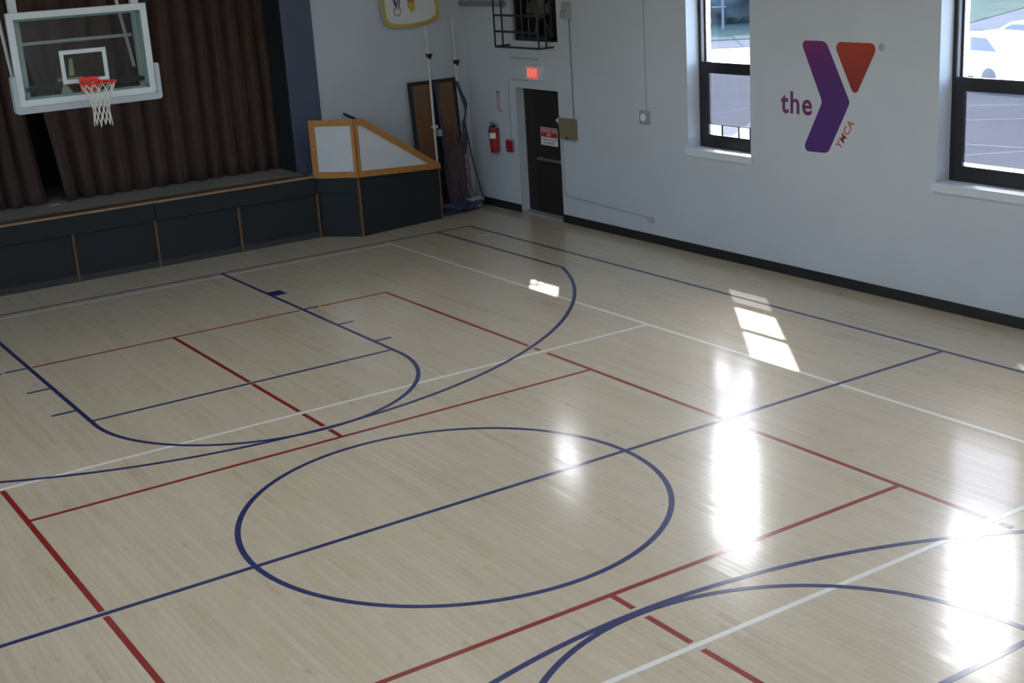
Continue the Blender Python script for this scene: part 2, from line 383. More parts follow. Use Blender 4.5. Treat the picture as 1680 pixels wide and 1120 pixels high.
def plank_data(p, o=(0, 0, 0)):
    x0, x1, y0, y1, t, tl = p; g = 0.0004; dz = 0.00010 * tl; dy = 0.0001 * (t - 0.5)
    x0 += g; x1 -= g; y0 += g; y1 -= g
    tp = [(x0, y0, dz - dy), (x1, y0, -dz - dy), (x1, y1, -dz + dy), (x0, y1, dz + dy)]
    vs = [(a - o[0], b - o[1], c) for a, b, c in tp] + [(a - o[0], b - o[1], -0.012) for a, b, c in tp]
    fs = [(0, 1, 2, 3), (0, 4, 5, 1), (1, 5, 6, 2), (2, 6, 7, 3), (3, 7, 4, 0)]
    return vs, fs
vis = []
for i, p in enumerate(planks):
    z = in_view(((p[0] + p[1]) / 2, (p[2] + p[3]) / 2, 0))
    if z: vis.append((z / (p[3] - p[2] + 0.4) ** 0.3, i))
vis.sort(); single = set(i for z, i in vis[:290])
def tint_attr(me, vals):
    a = me.color_attributes.new('tint', 'FLOAT_COLOR', 'POINT')
    for k, v in enumerate(vals): a.data[k].color = v
V = []; Fc = []; T = []
for i, p in enumerate(planks):
    col = (p[4], (p[4] * 7.3) % 1, (p[4] * 3.1) % 1, 1)
    if i in single:
        me = bpy.data.meshes.new('plank'); c = ((p[0] + p[1]) / 2, (p[2] + p[3]) / 2)
        vs, fs = plank_data(p, c); me.from_pydata(vs, [], fs); tint_attr(me, [col] * 8); me.materials.append(M['plank'])
        o = bpy.data.objects.new('plank', me); COL.objects.link(o); o.parent = fl; o.location = (c[0], c[1], 0)
    else:
        k = len(V); vs, fs = plank_data(p); V += vs; Fc += [tuple(a + k for a in f) for f in fs]; T += [col] * 8
me = bpy.data.meshes.new('planks'); me.from_pydata(V, [], Fc); tint_attr(me, T)
o = obj('planks', me, M['plank'], fl); o['kind'] = 'stuff'

LW = 0.05
def ribbon(name, pts, material, z, w=LW, label=None, closed=False):
    b = B(); n = len(pts); L = []; R = []
    P = [Vector(p) for p in pts]
    for i in range(n):
        if closed: t = P[(i + 1) % n] - P[i - 1]
        else: t = P[min(i + 1, n - 1)] - P[max(i - 1, 0)]
        t.normalize(); s = Vector((-t.y, t.x)) * w / 2
        L.append(P[i] + s); R.append(P[i] - s)
    h = 0.0003
    vl = [[b.bm.verts.new((q.x, q.y, zz)) for q in arr] for arr in (L, R) for zz in (z, h)]
    lt, lb, rt, rb = vl
    for i in range(n if closed else n - 1):
        j = (i + 1) % n
        b.bm.faces.new((lt[i], rt[i], rt[j], lt[j])); b.bm.faces.new((lt[i], lt[j], lb[j], lb[i])); b.bm.faces.new((rt[i], rb[i], rb[j], rt[j]))
    if not closed:
        b.bm.faces.new((lt[0], lb[0], rb[0], rt[0])); b.bm.faces.new((lt[-1], rt[-1], rb[-1], lb[-1]))
    return obj(name, b, material, fl, label=label)
def arc(cx, cy, r, a0, a1, n=72): return [(cx + r * math.cos(math.radians(a0 + (a1 - a0) * i / n)), cy + r * math.sin(math.radians(a0 + (a1 - a0) * i / n))) for i in range(n + 1)]
BZ = [0.0014]
def blue(pts, label, **k):
    BZ[0] += 0.00004; ribbon('court_line', pts, M['blue_line'], BZ[0], label=label, **k)
def red(pts, label, **k): ribbon('court_line', pts, M['red_line'], 0.0010, label=label, **k)
def white(pts, label, **k): ribbon('court_line', pts, M['white_line'], 0.0013, label=label, **k)
D = 9.82; W = 6.2
blue([(-W, D), (W - .025, D)], 'navy baseline in front of the stage'); blue([(W, D + .025), (W, -D)], 'navy sideline along the window wall')
blue([(-W, 0), (W - .025, 0)], 'navy centre line'); blue(arc(0, 0, 1.83, 0, 360, 120)[:-1], 'navy centre circle', closed=True)
blue([(1.8, D - .025), (1.8, 4.40)], 'navy lane line, right'); blue([(-1.8, D - .025), (-1.8, 4.40)], 'navy lane line, left'); blue([(-1.775, 4.42), (1.775, 4.42)], 'navy free throw line')
blue(arc(0, 4.28, 1.8, 4, -184), 'navy free throw arc')
blue([(5.58, D - .025), (5.58, 6.25)], 'navy three point straight, right'); blue(arc(0.0, 8.52, 6.02, -22.2, -157.8, 110), 'navy three point arc below the stage')
blue(arc(-.02, -4.35, 1.834, 0, 180), 'navy near free throw arc'); blue(arc(-.02, -8.25, 5.76, 20, 160, 110), 'navy near three point arc'); blue([(-1.8, -4.42), (1.8, -4.42)], 'navy near free throw line')
for yy in (6.92, 5.90, 4.89):
    blue([(1.82, yy), (2.03, yy)], None); blue([(-1.82, yy), (-2.08, yy)], None)
ribbon('lane_block', [(1.8, 8.03), (2.02, 8.03)], M['blue_line'], 0.0023, w=0.26, label='solid navy lane block')
for a, c in ((-3.05, -2.11), (-1.76, 1.75), (2.06, 3.07)): red([(a, 6.91), (c, 6.91)], 'red far end line' if a > 0 else None)
for x0, segs in ((3.045, ((6.885, 3.40), (3.26, 3.14), (3.0, 0.05), (-.05, -3.03), (-3.17, -3.28), (-3.46, -6.9))), (-3.03, ((6.885, 3.4), (3.05, .05), (-.05, -2.9), (-3.2, -6.9)))):
    for a, c in segs: red([(x0, a), (x0, c)], None)
for a, c in ((6.885, 4.47), (4.37, 3.15), (3.05, 2.57), (2.43, 2.185)): red([(0, a), (0, c)], None)
red([(-3.005, 2.16), (3.02, 2.16)], 'red far kitchen line'); red([(-3.005, -2.165), (3.02, -2.165)], 'red near kitchen line')
for a, c in ((-2.19, -2.43), (-2.58, -3.05), (-3.17, -6.9)): red([(0.005, a), (0.005, c)], None)
white([(-4.6, 9.62), (4.57, 9.62)], 'white far end line'); white([(4.595, 9.76), (4.595, -9.6)], 'white right sideline')
white([(-4.6, 3.09), (4.57, 3.09)], 'white far attack line'); white([(-4.6, -3.10), (4.57, -3.10)], 'white near attack line')
ribbon('tape_mark', [(5.80, 8.97), (5.95, 8.99), (6.12, 9.04)], M['tape'], 0.0015, w=0.03, label='cream tape mark'); ribbon('tape_mark', [(6.3, -.86), (6.3, -1.1)], M['white_line'], 0.0015, w=0.06, label='white tape mark')

# ------------------------------------------------------------------ walls and ceiling
holes_r = [(y, y + WIN_W, WZ0, WZ1) for y in WIN_Y if y != 8.77] + [(8.77, 10.06, 2.93, WZ1), (8.83, 10.08, -0.3, 2.15)]
wr = obj('wall_right', grid_solid(B(), 0, XW, XW + 0.27, [YB - .3, 14.3], [-0.3, ZC], holes_r), M['wall']); tag(wr, 'pale grey painted wall with tall black windows and a logo', 'wall', kind='structure')
obj('brick_facing', grid_solid(B(), 0, XW + 0.271, XW + WT, [YB - .3, 14.3], [-0.3, ZC + .3], [(a + .10, c - .10, d, e) if d > 0 else (a, c, d, e) for a, c, d, e in holes_r]), M['mortar'], wr)
for y1 in (WIN_Y[0] + WIN_W, WIN_Y[1] + WIN_W):          # bricks of the outside jamb, seen through the upper sash
    bm_ = bpy.data.meshes.new('brick'); bb = B().box((-0.044, -0.05, -0.032), (0.044, 0.05, 0.032), 0.003); bb.bm.to_mesh(bm_); bb.bm.free(); bm_.materials.append(M['brick'])
    for k in range(44):
        o = bpy.data.objects.new('brick', bm_); COL.objects.link(o); o.parent = wr
        o.location = (XW + 0.272 + 0.045, y1 - 0.11 + 0.05 + random.uniform(-.003, .003), 1.86 + k * 0.068)
wl = obj('wall_left', grid_solid(B(), 0, -XW - WT, -XW, [YB - .3, 14.3], [-0.3, ZC], [(y, y + WIN_W, WZ0, WZ1) for y in WIN_Y]), M['wall']); tag(wl, 'pale grey painted wall opposite the logo wall', 'wall', kind='structure')
wb = obj('wall_back', B().box((-XW, YB - .3, -0.3), (XW, YB, ZC)), M['wall']); tag(wb, 'pale grey painted wall behind the camera', 'wall', kind='structure')
SX0, SX1 = -4.55, 3.98
wf = obj('wall_far', grid_solid(B(), 1, YF, YF + .3, [-XW, XW], [-0.3, ZC], [(SX0, SX1, 0.98, 5.6)]), M['wall']); tag(wf, 'pale grey far wall around the stage opening', 'wall', kind='structure')
wsb = obj('wall_backstage', B().box((-XW, 14.0, -0.3), (XW, 14.3, ZC)), M['navy_dark']); tag(wsb, 'dark wall behind the stage curtain', 'wall', kind='structure')
ce = obj('ceiling', B().box((-XW - WT, YB - .3, ZC), (XW + WT, 14.3, ZC + .3)), M['ceiling']); tag(ce, 'white ceiling above the court', 'ceiling', kind='structure')
for nm, x0, x1, lb in (('trim_1', SX1, SX1 + .545, 'navy painted upright right of the stage opening'), ('trim_2', SX0 - .545, SX0, 'navy painted upright left of the stage opening')):
    b = B().box((x0 if nm == 'trim_1' else x0, YF - .02, 0.99), (x1, YF + .0005, ZC))
    o = obj(nm, b, M['navy_paint']); tag(o, lb, 'trim', kind='structure')
o = obj('trim_3', B().box((SX1 - .012, YF - .02, 0.99), (SX1, YF + .9, 5.6)), M['navy_dark']); tag(o, 'dark navy return of the stage opening', 'trim', kind='structure')
b = B().box((XW - .016, YB, 0), (XW + .0, 8.83, 0.135), .003).box((XW - .016, 10.08, 0), (XW + .0, YF, 0.135), .003)
o = obj('baseboard_right', b, M['baseboard']); tag(o, 'black rubber baseboard under the window wall', 'baseboard', kind='structure')
for k, (z, y0, y1) in enumerate(((2.64, 9.35, 10.14), (2.285, 9.70, 10.14))):
    o = obj('trim_%d' % (4 + k), B().box((XW - .03, y0, z - .012), (XW + .0, y1, z + .012), .003), M['conduit']); tag(o, ('upper' if k == 0 else 'lower') + ' thin painted ledge above the dark door', 'trim', kind='structure')

# ------------------------------------------------------------------ unseen fill lights added under the ceiling to brighten the room
for r_ in range(4):
    for c_ in range(3):
        lx, ly = -5.0 + c_ * 3.7, -7.8 + r_ * 4.2
        t = thing('fill_light', 'added unseen fill light under the ceiling, row %s from the camera end, %s' % (('one', 'two', 'three', 'four')[r_], ('window-free side', 'middle', 'logo side')[c_]), 'ceiling light', (lx, ly, 5.9), 'added fill lights')
        obj('housing', B().box((lx - .33, ly - .65, 5.93), (lx + .33, ly + .65, 6.05), .01), M['white_paint'], t)
        obj('diffuser', B().box((lx - .29, ly - .61, 5.915), (lx + .29, ly + .61, 5.93)), M['fill_lamp'], t)
        for yy in (-.5, .5): obj('hanger', B().tube([(lx, ly + yy, 6.04), (lx, ly + yy, ZC - .005)], .006, 6), M['steel'], t)

# ------------------------------------------------------------------ windows
def window(n, y0, side=1, full=True, z0=None, label=''):
    y1 = y0 + WIN_W; zb = (z0 or WZ0); s = side
    root = thing('window_%d' % n, label, 'window', (s * XG, y0 + WIN_W / 2, zb), kind='structure')
    def bx(name, xa, xb, ya, yb, za, zc, m_, bev=.004, parent=None):
        xa, xb = sorted((s * xa, s * xb)); return obj(name, B().box((xa, ya, za), (xb, yb, zc), bev), m_, parent or root)
    def ring(name, xa, xb, ya, yb, za, zc, wy, wz0, wz1, m_):
        b = B(); xa, xb = sorted((s * xa, s * xb))
        b.box((xa, ya, za), (xb, ya + wy, zc), .003).box((xa, yb - wy, za), (xb, yb, zc), .003)
        b.box((xa, ya + wy - .004, za), (xb, yb - wy + .004, za + wz0), .003).box((xa, ya + wy - .004, zc - wz1), (xb, yb - wy + .004, zc), .003)
        return obj(name, b, m_, root)
    fb = 1.56 if not z0 else zb
    if not z0:
        bx('window_sill', XW - .035, XG + .06, y0 - .045, y1 + .055, WZ0 - .005, 1.53, M['white_paint'], .008)
    ring('window_frame', XG, XG + .10, y0, y1, fb - .03, WZ1, .055, .03, .06, M['window_black'])
    if full:
        lo = ring('lower_sash', XG + .004, XG + .045, y0 + .05, y1 - .05, fb, 2.735, .128, .155, .155, M['window_black'])
        up = ring('upper_sash', XG + .05, XG + .09, y0 + .05, y1 - .05, 2.62, WZ1 - .05, .055, .10, .06, M['window_black'])
        bx('sash_track', XG + .002, XG + .05, y1 - .075, y1 - .055, 2.735, WZ1 - .05, M['track'], .002)
        bx('muntin', XG + .05, XG + .09, y0 + .1, y1 - .1, 3.69, 3.79, M['window_black'])
        bx('upper_pane', XG + .068, XG + .074, y0 + .1, y1 - .1, 2.70, WZ1 - .10, M['glass'], 0)
        ya, yb = y0 + .178, y1 - .178; zt = 2.585
        if n == 1:
            bx('film_pane', XG + .02, XG + .026, ya, yb, 1.868, zt, M['film'], 0)
            cuts = [5.445, 5.40, 5.18, 5.155, 4.835, 4.812, 4.61, 4.585, 4.50]
            kinds = ['film', None, 'clear', None, 'grey', None, 'clear', None, 'grey']
            b = B(); b.box((s * (XG + .012), ya, 1.86), (s * (XG + .03), yb, 1.872))
            for yy in (5.168, 4.823, 4.597): b.box((s * (XG + .012), yy - .008, 1.71), (s * (XG + .03), yy + .008, 1.866))
            obj('vent_bars', b, M['window_black'], root)
            for a, c, k in ((5.176, yb, 'glass'), (4.831, 5.160, 'grey_film'), (4.605, 4.815, 'glass'), (ya, 4.589, 'grey_film')):
                bx('vent_pane', XG + .018, XG + .024, a, c, 1.71, 1.862, M[k], 0)
        else:
            bx('film_pane', XG + .02, XG + .026, ya, yb, 1.755, zt, M['film'], 0)
            bx('clear_strip', XG + .02, XG + .026, ya, yb, 1.70, 1.755, M['glass'], 0)
    return root
window(1, WIN_Y[0], label='tall black window between the door and the logo')
window(2, WIN_Y[1], label='tall black window right of the logo, cut by the frame')
w3 = window(3, WIN_Y[2], full=False, z0=2.93, label='high window above the door, blocked by a black fan')
window(4, WIN_Y[3], label='tall black window, first beyond the right edge of the view')
window(5, WIN_Y[4], label='tall black window at the camera end of the logo wall')
for k, y in enumerate(WIN_Y):  # unseen windows added in the opposite wall to let in more daylight
    window(6 + k, y, side=-1, label='unseen tall black window added in the opposite wall, %s' % ('second from the stage', 'third from the stage', 'nearest the stage', 'fourth from the stage', 'fifth from the stage')[k])
# window above the door: black plates with a fan and one clear strip at the top
y0 = 8.77; y1 = y0 + WIN_W
obj('blank_panel', B().box((XG + .03, y0 + .05, 2.925), (XG + .06, y1 - .05, 4.12), .003), M['fan_dark'], w3)
obj('clear_pane', B().box((XG + .04, y0 + .05, 4.2), (XG + .046, y1 - .05, WZ1 - .05)), M['glass'], w3)
obj('panel_rail', B().box((XG, y0 + .05, 4.10), (XG + .09, y1 - .05, 4.2), .003), M['window_black'], w3)
for ya, yb in ((y0 + .05, y0 + .32), (y0 + 1.0, y1 - .05)): obj('blank_panel', B().box((XG + .03, ya, 4.2), (XG + .06, yb, WZ1 - .05), .003), M['fan_dark'], w3)
fan = thing('window_fan', 'black box fan filling the barred window above the door', 'fan', (XG, 9.4, 3.0))
b = B(); yc0, yc1, zc0, zc1 = 8.875, 9.955, 2.945, 3.78
for lo, hi in (((7.43, yc0, zc0), (7.66, yc0 + .06, zc1)), ((7.43, yc1 - .06, zc0), (7.66, yc1, zc1)), ((7.43, yc0, zc0), (7.66, yc1, zc0 + .06)), ((7.43, yc0, zc1 - .06), (7.66, yc1, zc1))): b.box(lo, hi, .004)
obj('housing', b, M['fan_dark'], fan)
for k in range(5):
    a = 2 * PI * k / 5; b = B()
    mt_ = Matrix.Translation((7.6, 9.4, 3.37)) @ Matrix.Rotation(a, 4, 'X') @ Matrix.Rotation(math.radians(28), 4, 'Z')
    b.prism([(0.05, -.05), (0.36, -.11), (0.41, 0.0), (0.36, .11), (0.05, .05)], lambda u, v, t: (t, v, u), -.004, .004)
    bmesh.ops.transform(b.bm, matrix=mt_, verts=b.bm.verts); obj('blade', b, M['fan_blade'], fan)
obj('hub', B().lathe([(.0, -.05), (.06, -.05), (.08, 0), (.08, .05), (0, .05)], (7.6, 9.4, 3.37), 'X', 16), M['fan_blade'], fan, True)
for yy in (9.08, 9.32, 9.56, 9.76): obj('guard_bar', B().box((7.44, yy - .012, 2.96), (7.455, yy + .012, 3.77), .003), M['fan_blade'], fan)
cage = thing('window_guard', 'black welded bar cage around the fan above the door', 'window guard', (7.3, 9.5, 2.84))
xf = 7.165; ya, yb = 8.885, 10.17; z0, z1 = 2.85, 3.66
def bar(p, q, r=.018): return obj('bar', B().tube([p, q], r, 6), M['dark_metal'], cage)
for yy in (ya, 9.93, yb): bar((xf, yy, z0), (xf, yy, z1), .016)
for zz in (z0, 3.10, 3.36, z1):
    if zz == z0 or zz == z1 or True:
        bar((xf, ya, zz), (xf, yb, zz)); bar((xf, yb, zz), (XW, yb, zz)) if zz in (z0, z1) else None
for zz in (z0, z1): bar((xf, ya, zz), (XW, ya, zz), .016)
bar((7.31, ya, z0), (7.31, ya, z1))

# ------------------------------------------------------------------ door
dr = thing('door_1', 'dark brown exit door with a red and white sign', 'door', (7.62, 9.45, 0), kind='structure')
lf = obj('door_leaf', B().box((7.60, 8.83, 0.04), (7.65, 9.76, 2.15), .004), M['door'], dr)
obj('side_panel', B().box((7.615, 9.77, 0.04), (7.65, 10.08, 2.15), .004), M['door'], dr)
obj('astragal', B().box((7.593, 9.75, 0.04), (7.61, 9.785, 2.15), .004), M['door'], dr)
obj('threshold', B().box((7.44, 8.84, 0.0), (7.72, 10.07, 0.04), .008), M['greybox'], dr)
obj('frame_near', B().box((7.57, 8.825, 0), (7.72, 8.85, 2.15), .003), M['white_paint'], dr)
pb = obj('push_bar', B().box((7.53, 8.95, 0.945), (7.56, 9.66, 0.995), .008), M['steel'], lf)
b = B()
for yy in (8.99, 9.60): b.box((7.55, yy - .03, 0.94), (7.602, yy + .03, 1.0), .004)
obj('bar_bracket', b, M['steel'], lf)
sg = thing('door_sign', 'red and white notice on the dark exit door', 'sign', (7.598, 9.34, 1.2))
WALLF = lambda x0, y0, z0: (lambda a, b_, t: (x0 - t, y0 - a, z0 + b_))
obj('plate', B().box((7.595, 9.11, 1.205), (7.5995, 9.60, 1.505), .001), M['white_print'], sg)
obj('red_band', B().box((7.594, 9.12, 1.343), (7.5955, 9.59, 1.425)), M['bright_red'], sg)
obj('red_header', B().box((7.594, 9.12, 1.432), (7.5955, 9.59, 1.498)), M['bright_red'], sg)
obj('lettering', text_mesh('EMERGENCY EXIT', WALLF(7.594, 9.575, 1.443), fit=(.44, .042), depth=.001), M['white_print'], sg)
obj('lettering', text_mesh('ONLY', WALLF(7.594, 9.42, 1.358), fit=(.13, .05), depth=.001), M['white_print'], sg)
obj('lettering', text_mesh('ALARM WILL SOUND', WALLF(7.5948, 9.575, 1.285), fit=(.44, .035), depth=.001), M['black'], sg)
obj('lettering', text_mesh('IF OPENED', WALLF(7.5948, 9.52, 1.228), fit=(.33, .035), depth=.001), M['black'], sg)
# ------------------------------------------------------------------ right wall fixtures
ex = thing('exit_sign', 'lit red exit sign above the dark door', 'sign', (7.4, 9.44, 2.3))
obj('housing', B().box((7.38, 9.22, 2.305), (XW + .0, 9.66, 2.545), .006), M['white_paint'], ex)
obj('lit_face', B().box((7.374, 9.275, 2.335), (7.381, 9.585, 2.515), .001), M['exit_red'], ex)
obj('lettering', text_mesh('EXIT', WALLF(7.374, 9.565, 2.365), fit=(.27, .12), depth=.002, offset=.01), M['exit_letter'], ex)
fe = thing('fire_extinguisher', 'red fire extinguisher hanging left of the dark door', 'fire extinguisher', (7.36, 10.70, 0.99))
c = (7.36, 10.70, 0)
obj('cylinder', B().lathe([(.0, 1.0), (.066, 1.0), (.078, 1.015), (.078, 1.33), (.066, 1.38), (.035, 1.41), (.03, 1.43), (0, 1.43)], c, 'Z', 24), M['red'], fe, True)
obj('valve', B().lathe([(.0, 1.425), (.026, 1.425), (.026, 1.47), (.016, 1.48), (0, 1.48)], c, 'Z', 12).box((7.345, 10.66, 1.455), (7.375, 10.79, 1.47), .004).tube([(7.36, 10.70, 1.485), (7.36, 10.77, 1.51), (7.36, 10.83, 1.50)], .009, 6), M['black'], fe)
obj('hose', B().tube([(7.36, 10.72, 1.45), (7.345, 10.80, 1.44), (7.335, 10.815, 1.35), (7.335, 10.80, 1.2), (7.335, 10.79, 1.1)], .013, 8), M['black'], fe, True)
obj('label_plate', B().prism([(.0795 * math.sin(math.radians(a)), h) for h, rng in ((1.25, range(-80, 41, 10)), (1.35, range(40, -81, -10))) for a in rng], lambda u, v, t: (c[0] - math.sqrt(max(0.0001, .0798 ** 2 - u * u)) - t, c[1] + u, v), 0, .0008), M['white_print'], fe)
obj('wall_bracket', B().box((7.43, 10.66, 1.05), (XW, 10.74, 1.42), .003), M['steel'], fe)
al = thing('alarm_horn', 'red alarm horn on the wall beside the dark door', 'alarm', (7.42, 10.29, 1.13))
obj('back_box', B().box((7.41, 10.20, 1.045), (XW, 10.41, 1.255), .008), M['greybox'], al)
obj('red_cover', B().box((7.365, 10.185, 1.04), (7.412, 10.36, 1.245), .018), M['red'], al, True)
obj('horn_grille', B().lathe([(.0, 0), (.06, 0), (.05, .012), (.02, .016), (0, .016)], (7.351, 10.275, 1.14), 'X', 16), M['bright_red'], al, True)
obj('conduit', B().tube([(7.435, 10.27, 1.25), (7.435, 10.27, 2.26)], .010, 8), M['conduit'], al)
es = thing('extinguisher_sign', 'narrow white vertical sign above the fire extinguisher', 'sign', (7.43, 10.61, 1.72))
obj('plate', B().box((7.436, 10.575, 1.74), (XW, 10.65, 2.06), .002), M['pink_print'], es)
obj('red_border', B().box((7.434, 10.64, 1.74), (7.437, 10.652, 2.06)).box((7.434, 10.575, 2.03), (7.437, 10.65, 2.06)), M['bright_red'], es)
obj('clip', B().box((7.425, 10.53, 1.70), (XW, 10.60, 1.735), .004), M['greybox'], es)
eb = thing('electrical_box', 'olive beige metal box beside the dark door', 'box', (7.4, 8.51, 1.4))
obj('cabinet', B().box((7.38, 8.33, 1.405), (XW, 8.74, 1.735), .006), M['beige'], eb)
obj('cover', B().box((7.372, 8.325, 1.41), (7.381, 8.735, 1.73), .003), M['beige'], eb)
obj('latch', B().box((7.362, 8.50, 1.425), (7.374, 8.56, 1.452), .003), M['dark_metal'], eb)
ks = thing('key_switch', 'small grey knob switch on the door edge by the beige box', 'switch', (7.40, 8.78, 1.68))
obj('body', B().box((7.40, 8.755, 1.635), (XW, 8.815, 1.735), .006), M['greybox'], ks); obj('knob', B().lathe([(0, -.03), (.022, -.03), (.026, 0), (.026, .012), (0, .012)], (7.395, 8.785, 1.70), 'X', 14), M['white_paint'], ks, True)
st = thing('wall_horn', 'grey green wall horn above the beige box', 'horn', (7.4, 8.42, 3.3))
obj('body', B().box((7.36, 8.34, 3.31), (XW, 8.50, 3.56), .012), M['greygreen'], st)
obj('hood', B().prism([(7.31, 3.33), (7.36, 3.31), (7.36, 3.44), (7.33, 3.43)], lambda u, v, t: (u, t, v), 8.35, 8.49), M['greygreen'], st)
o = obj('conduit_pipe', B().tube([(7.435, 8.40, 1.735), (7.435, 8.41, 3.32)], .008, 8), M['conduit_dark']); tag(o, 'thin grey conduit from the beige box up to the wall horn', 'pipe')
o = obj('conduit_pipe', B().tube([(7.438, 6.55, 2.0), (7.438, 6.56, ZC)], .007, 8), M['conduit']); tag(o, 'thin painted conduit rising from the small round sensor', 'pipe')
tb = thing('thermostat', 'small grey wall box with a white oval left of the window', 'thermostat', (7.42, 6.58, 1.79))
obj('back_box', B().box((7.415, 6.48, 1.80), (XW, 6.70, 2.00), .008), M['greybox'], tb); obj('oval', B().lathe([(0, -.012), (.05, -.012), (.06, 0), (.06, .01), (0, .01)], (7.411, 6.60, 1.90), 'X', 18), M['white_print'], tb, True)
o = obj('raceway', B().tube([(7.437, 8.76, 1.38), (7.437, 8.755, .58), (7.437, 8.73, .50), (7.437, 8.66, .462), (7.437, 6.56, .385)], .011, 8), M['conduit'], None, True); tag(o, 'thin painted raceway running low along the wall from the door', 'pipe')
o = obj('outlet_box', B().box((7.41, 6.46, .315), (XW, 6.58, .40), .006), M['conduit']); tag(o, 'small painted outlet box at the end of the low raceway', 'outlet')
o = obj('wall_pipe', B().tube([(7.39, 11.59, 3.53), (7.39, 10.2, 3.53)], .045, 12), M['conduit_dark'], None, True); tag(o, 'grey pipe between the corner and the bar cage', 'pipe')

# ------------------------------------------------------------------ wall logo
lg = thing('wall_logo', 'purple and red painted letter emblem with lettering on the window wall', 'logo', (XW, 2.9, 1.7))
YZ = lambda u, v, t: (t, u, v)
x0, x1 = XW - .003, XW + .001
obj('purple_chevron', B().prism(fillet([(3.395, 3.108), (2.959, 3.11), (2.55, 2.375), (2.909, 1.712), (3.362, 1.701), (3.013, 2.353)], [.06, .12, .07, .12, .07, .08]), YZ, x0, x1), M['chevron'], lg)
obj('red_triangle', B().prism(fillet([(2.835, 3.106), (2.098, 3.104), (2.47, 2.435)], [.075, .075, .06]), YZ, x0, x1), M['triangle'], lg)
obj('lettering', text_mesh('the', WALLF(XW, 3.752, 2.165), fit=(.56, .29), offset=.018, depth=.003, spacing=1.12), M['the_purple'], lg, label='plum lettering')
ang = math.atan2(2.111 - 1.771, 2.703 - 2.472)
obj('lettering', text_mesh('YMCA', WALLF(XW, 2.703, 1.771), fit=(.42, .105), offset=.013, depth=.003, rot=ang, spacing=1.12), M['ymca_red'], lg, label='red lettering')
b = B(); ro, ri = .043, .032
b.prism([(ro * math.cos(2 * PI * k / 24), ro * math.sin(2 * PI * k / 24)) for k in range(24)] + [(ro, -.0001)] + [(ri, -.0001)] + [(ri * math.cos(-2 * PI * k / 24), ri * math.sin(-2 * PI * k / 24)) for k in range(24)] , lambda u, v, t: (t, 2.058 + u, 3.062 + v), x0, x1)
obj('registered_ring', b, M['conduit_dark'], lg); obj('registered_letter', text_mesh('R', WALLF(XW, 2.073, 3.04), fit=(.03, .042), depth=.003), M['conduit_dark'], lg)

# ------------------------------------------------------------------ stage
sg_ = thing('stage', 'raised stage with dark front panels below a brown curtain', 'stage', (-0.3, 11.3, 0))
AX, AY, BX, BY, CX, CY = 4.045, 11.05, 4.56, 10.50, 6.235, 10.75
obj('stage_floor', B().prism([(-5.1, 11.02), (3.99, 11.02), (3.99, 11.575), (-5.1, 11.575)], lambda u, v, t: (u, v, t), 0.97, 1.03), M['stagefloor'], sg_)
fs_ = obj('floor_stage', B().box((SX0, 11.58, 0.96), (SX1 - .013, 13.99, 1.03)), M['stagefloor']); tag(fs_, 'dark stage boards under the curtain', 'floor', kind='structure')
obj('nosing', B().box((-5.1, 10.965, 1.005), (1.29, 11.055, 1.036), .006).box((1.293, 10.965, 1.005), (4.0, 11.055, 1.036), .006), M['nosing'], sg_)
obj('nosing_strip', B().box((-5.1, 11.055, 1.028), (4.0, 11.26, 1.035)), M['nosing_dark'], sg_)
for a, c in ((-5.1, 1.285), (1.295, 4.01)): obj('fascia', B().box((a, 10.985, .73), (c, 11.02, 1.005), .004), M['skirt'], sg_)
posts = [-4.12, -2.74, -1.36, .005, 1.275, 2.645, 4.03]
for k in range(len(posts) - 1):
    obj('front_panel', B().box((posts[k] + .02, 11.015, .10), (posts[k + 1] - .02, 11.04, .73), .004), M['skirt'], sg_)
    obj('kick_board', B().box((posts[k] + .02, 11.0, .0), (posts[k + 1] - .02, 11.04, .10), .004), M['kick'], sg_)
for x in posts: obj('batten', B().box((x - .02, 10.99, 0), (x + .02, 11.03, .735), .004), M['batten'], sg_)
# bay that boxes in the side steps
def wallq(p, q, z0, z1a, z1b, t, b=None):
    b = b or B(); p = Vector(p); q = Vector(q); d = (q - p).normalized(); nrm = Vector((-d.y, d.x)) * t
    vs = [b.bm.verts.new((*a, z)) for a, z in ((p, z0), (q, z0), (q, z1b), (p, z1a))]; vt = [b.bm.verts.new((*(a + nrm), z)) for a, z in ((p, z0), (q, z0), (q, z1b), (p, z1a))]
    b.bm.faces.new(vs); b.bm.faces.new(vt[::-1])
    for i in range(4): b.bm.faces.new((vs[i], vt[i], vt[(i + 1) % 4], vs[(i + 1) % 4]))
    return b
bay = thing('stair_bay', 'dark panelled bay boxing in the steps at the stage right', 'stage', (5.2, 10.7, 0))
obj('front_panel', wallq((AX, AY), (BX, BY), 0, .735, .735, .03), M['skirt'], bay); obj('upper_panel', wallq((AX - .0, AY - .012), (BX, BY - .012), .74, .985, .985, .03), M['skirt'], bay)
obj('front_panel', wallq((BX, BY), (CX, CY), 0, .985, .875, .03), M['skirt'], bay)
obj('landing', B().prism([(4.02, 11.12), (4.56, 10.60), (4.62, 10.62), (4.62, 11.56), (4.02, 11.56)], lambda u, v, t: (u, v, t), .93, .97), M['stagefloor'], bay)
obj('side_panel', wallq((CX, CY), (CX, YF - .04), 0, .875, .875, .03), M['skirt'], bay)
obj('batten', B().tube([(BX, BY - .008, 0), (BX, BY - .008, .985)], .026, 8), M['batten'], bay)
obj('corner_batten', B().tube([(CX, CY, 0), (CX, CY, .88)], .014, 8), M['batten'], bay)
rl = thing('stair_guard', 'orange oak framed guard with white panels over the stage steps', 'railing', (4.6, 10.5, 1.0))
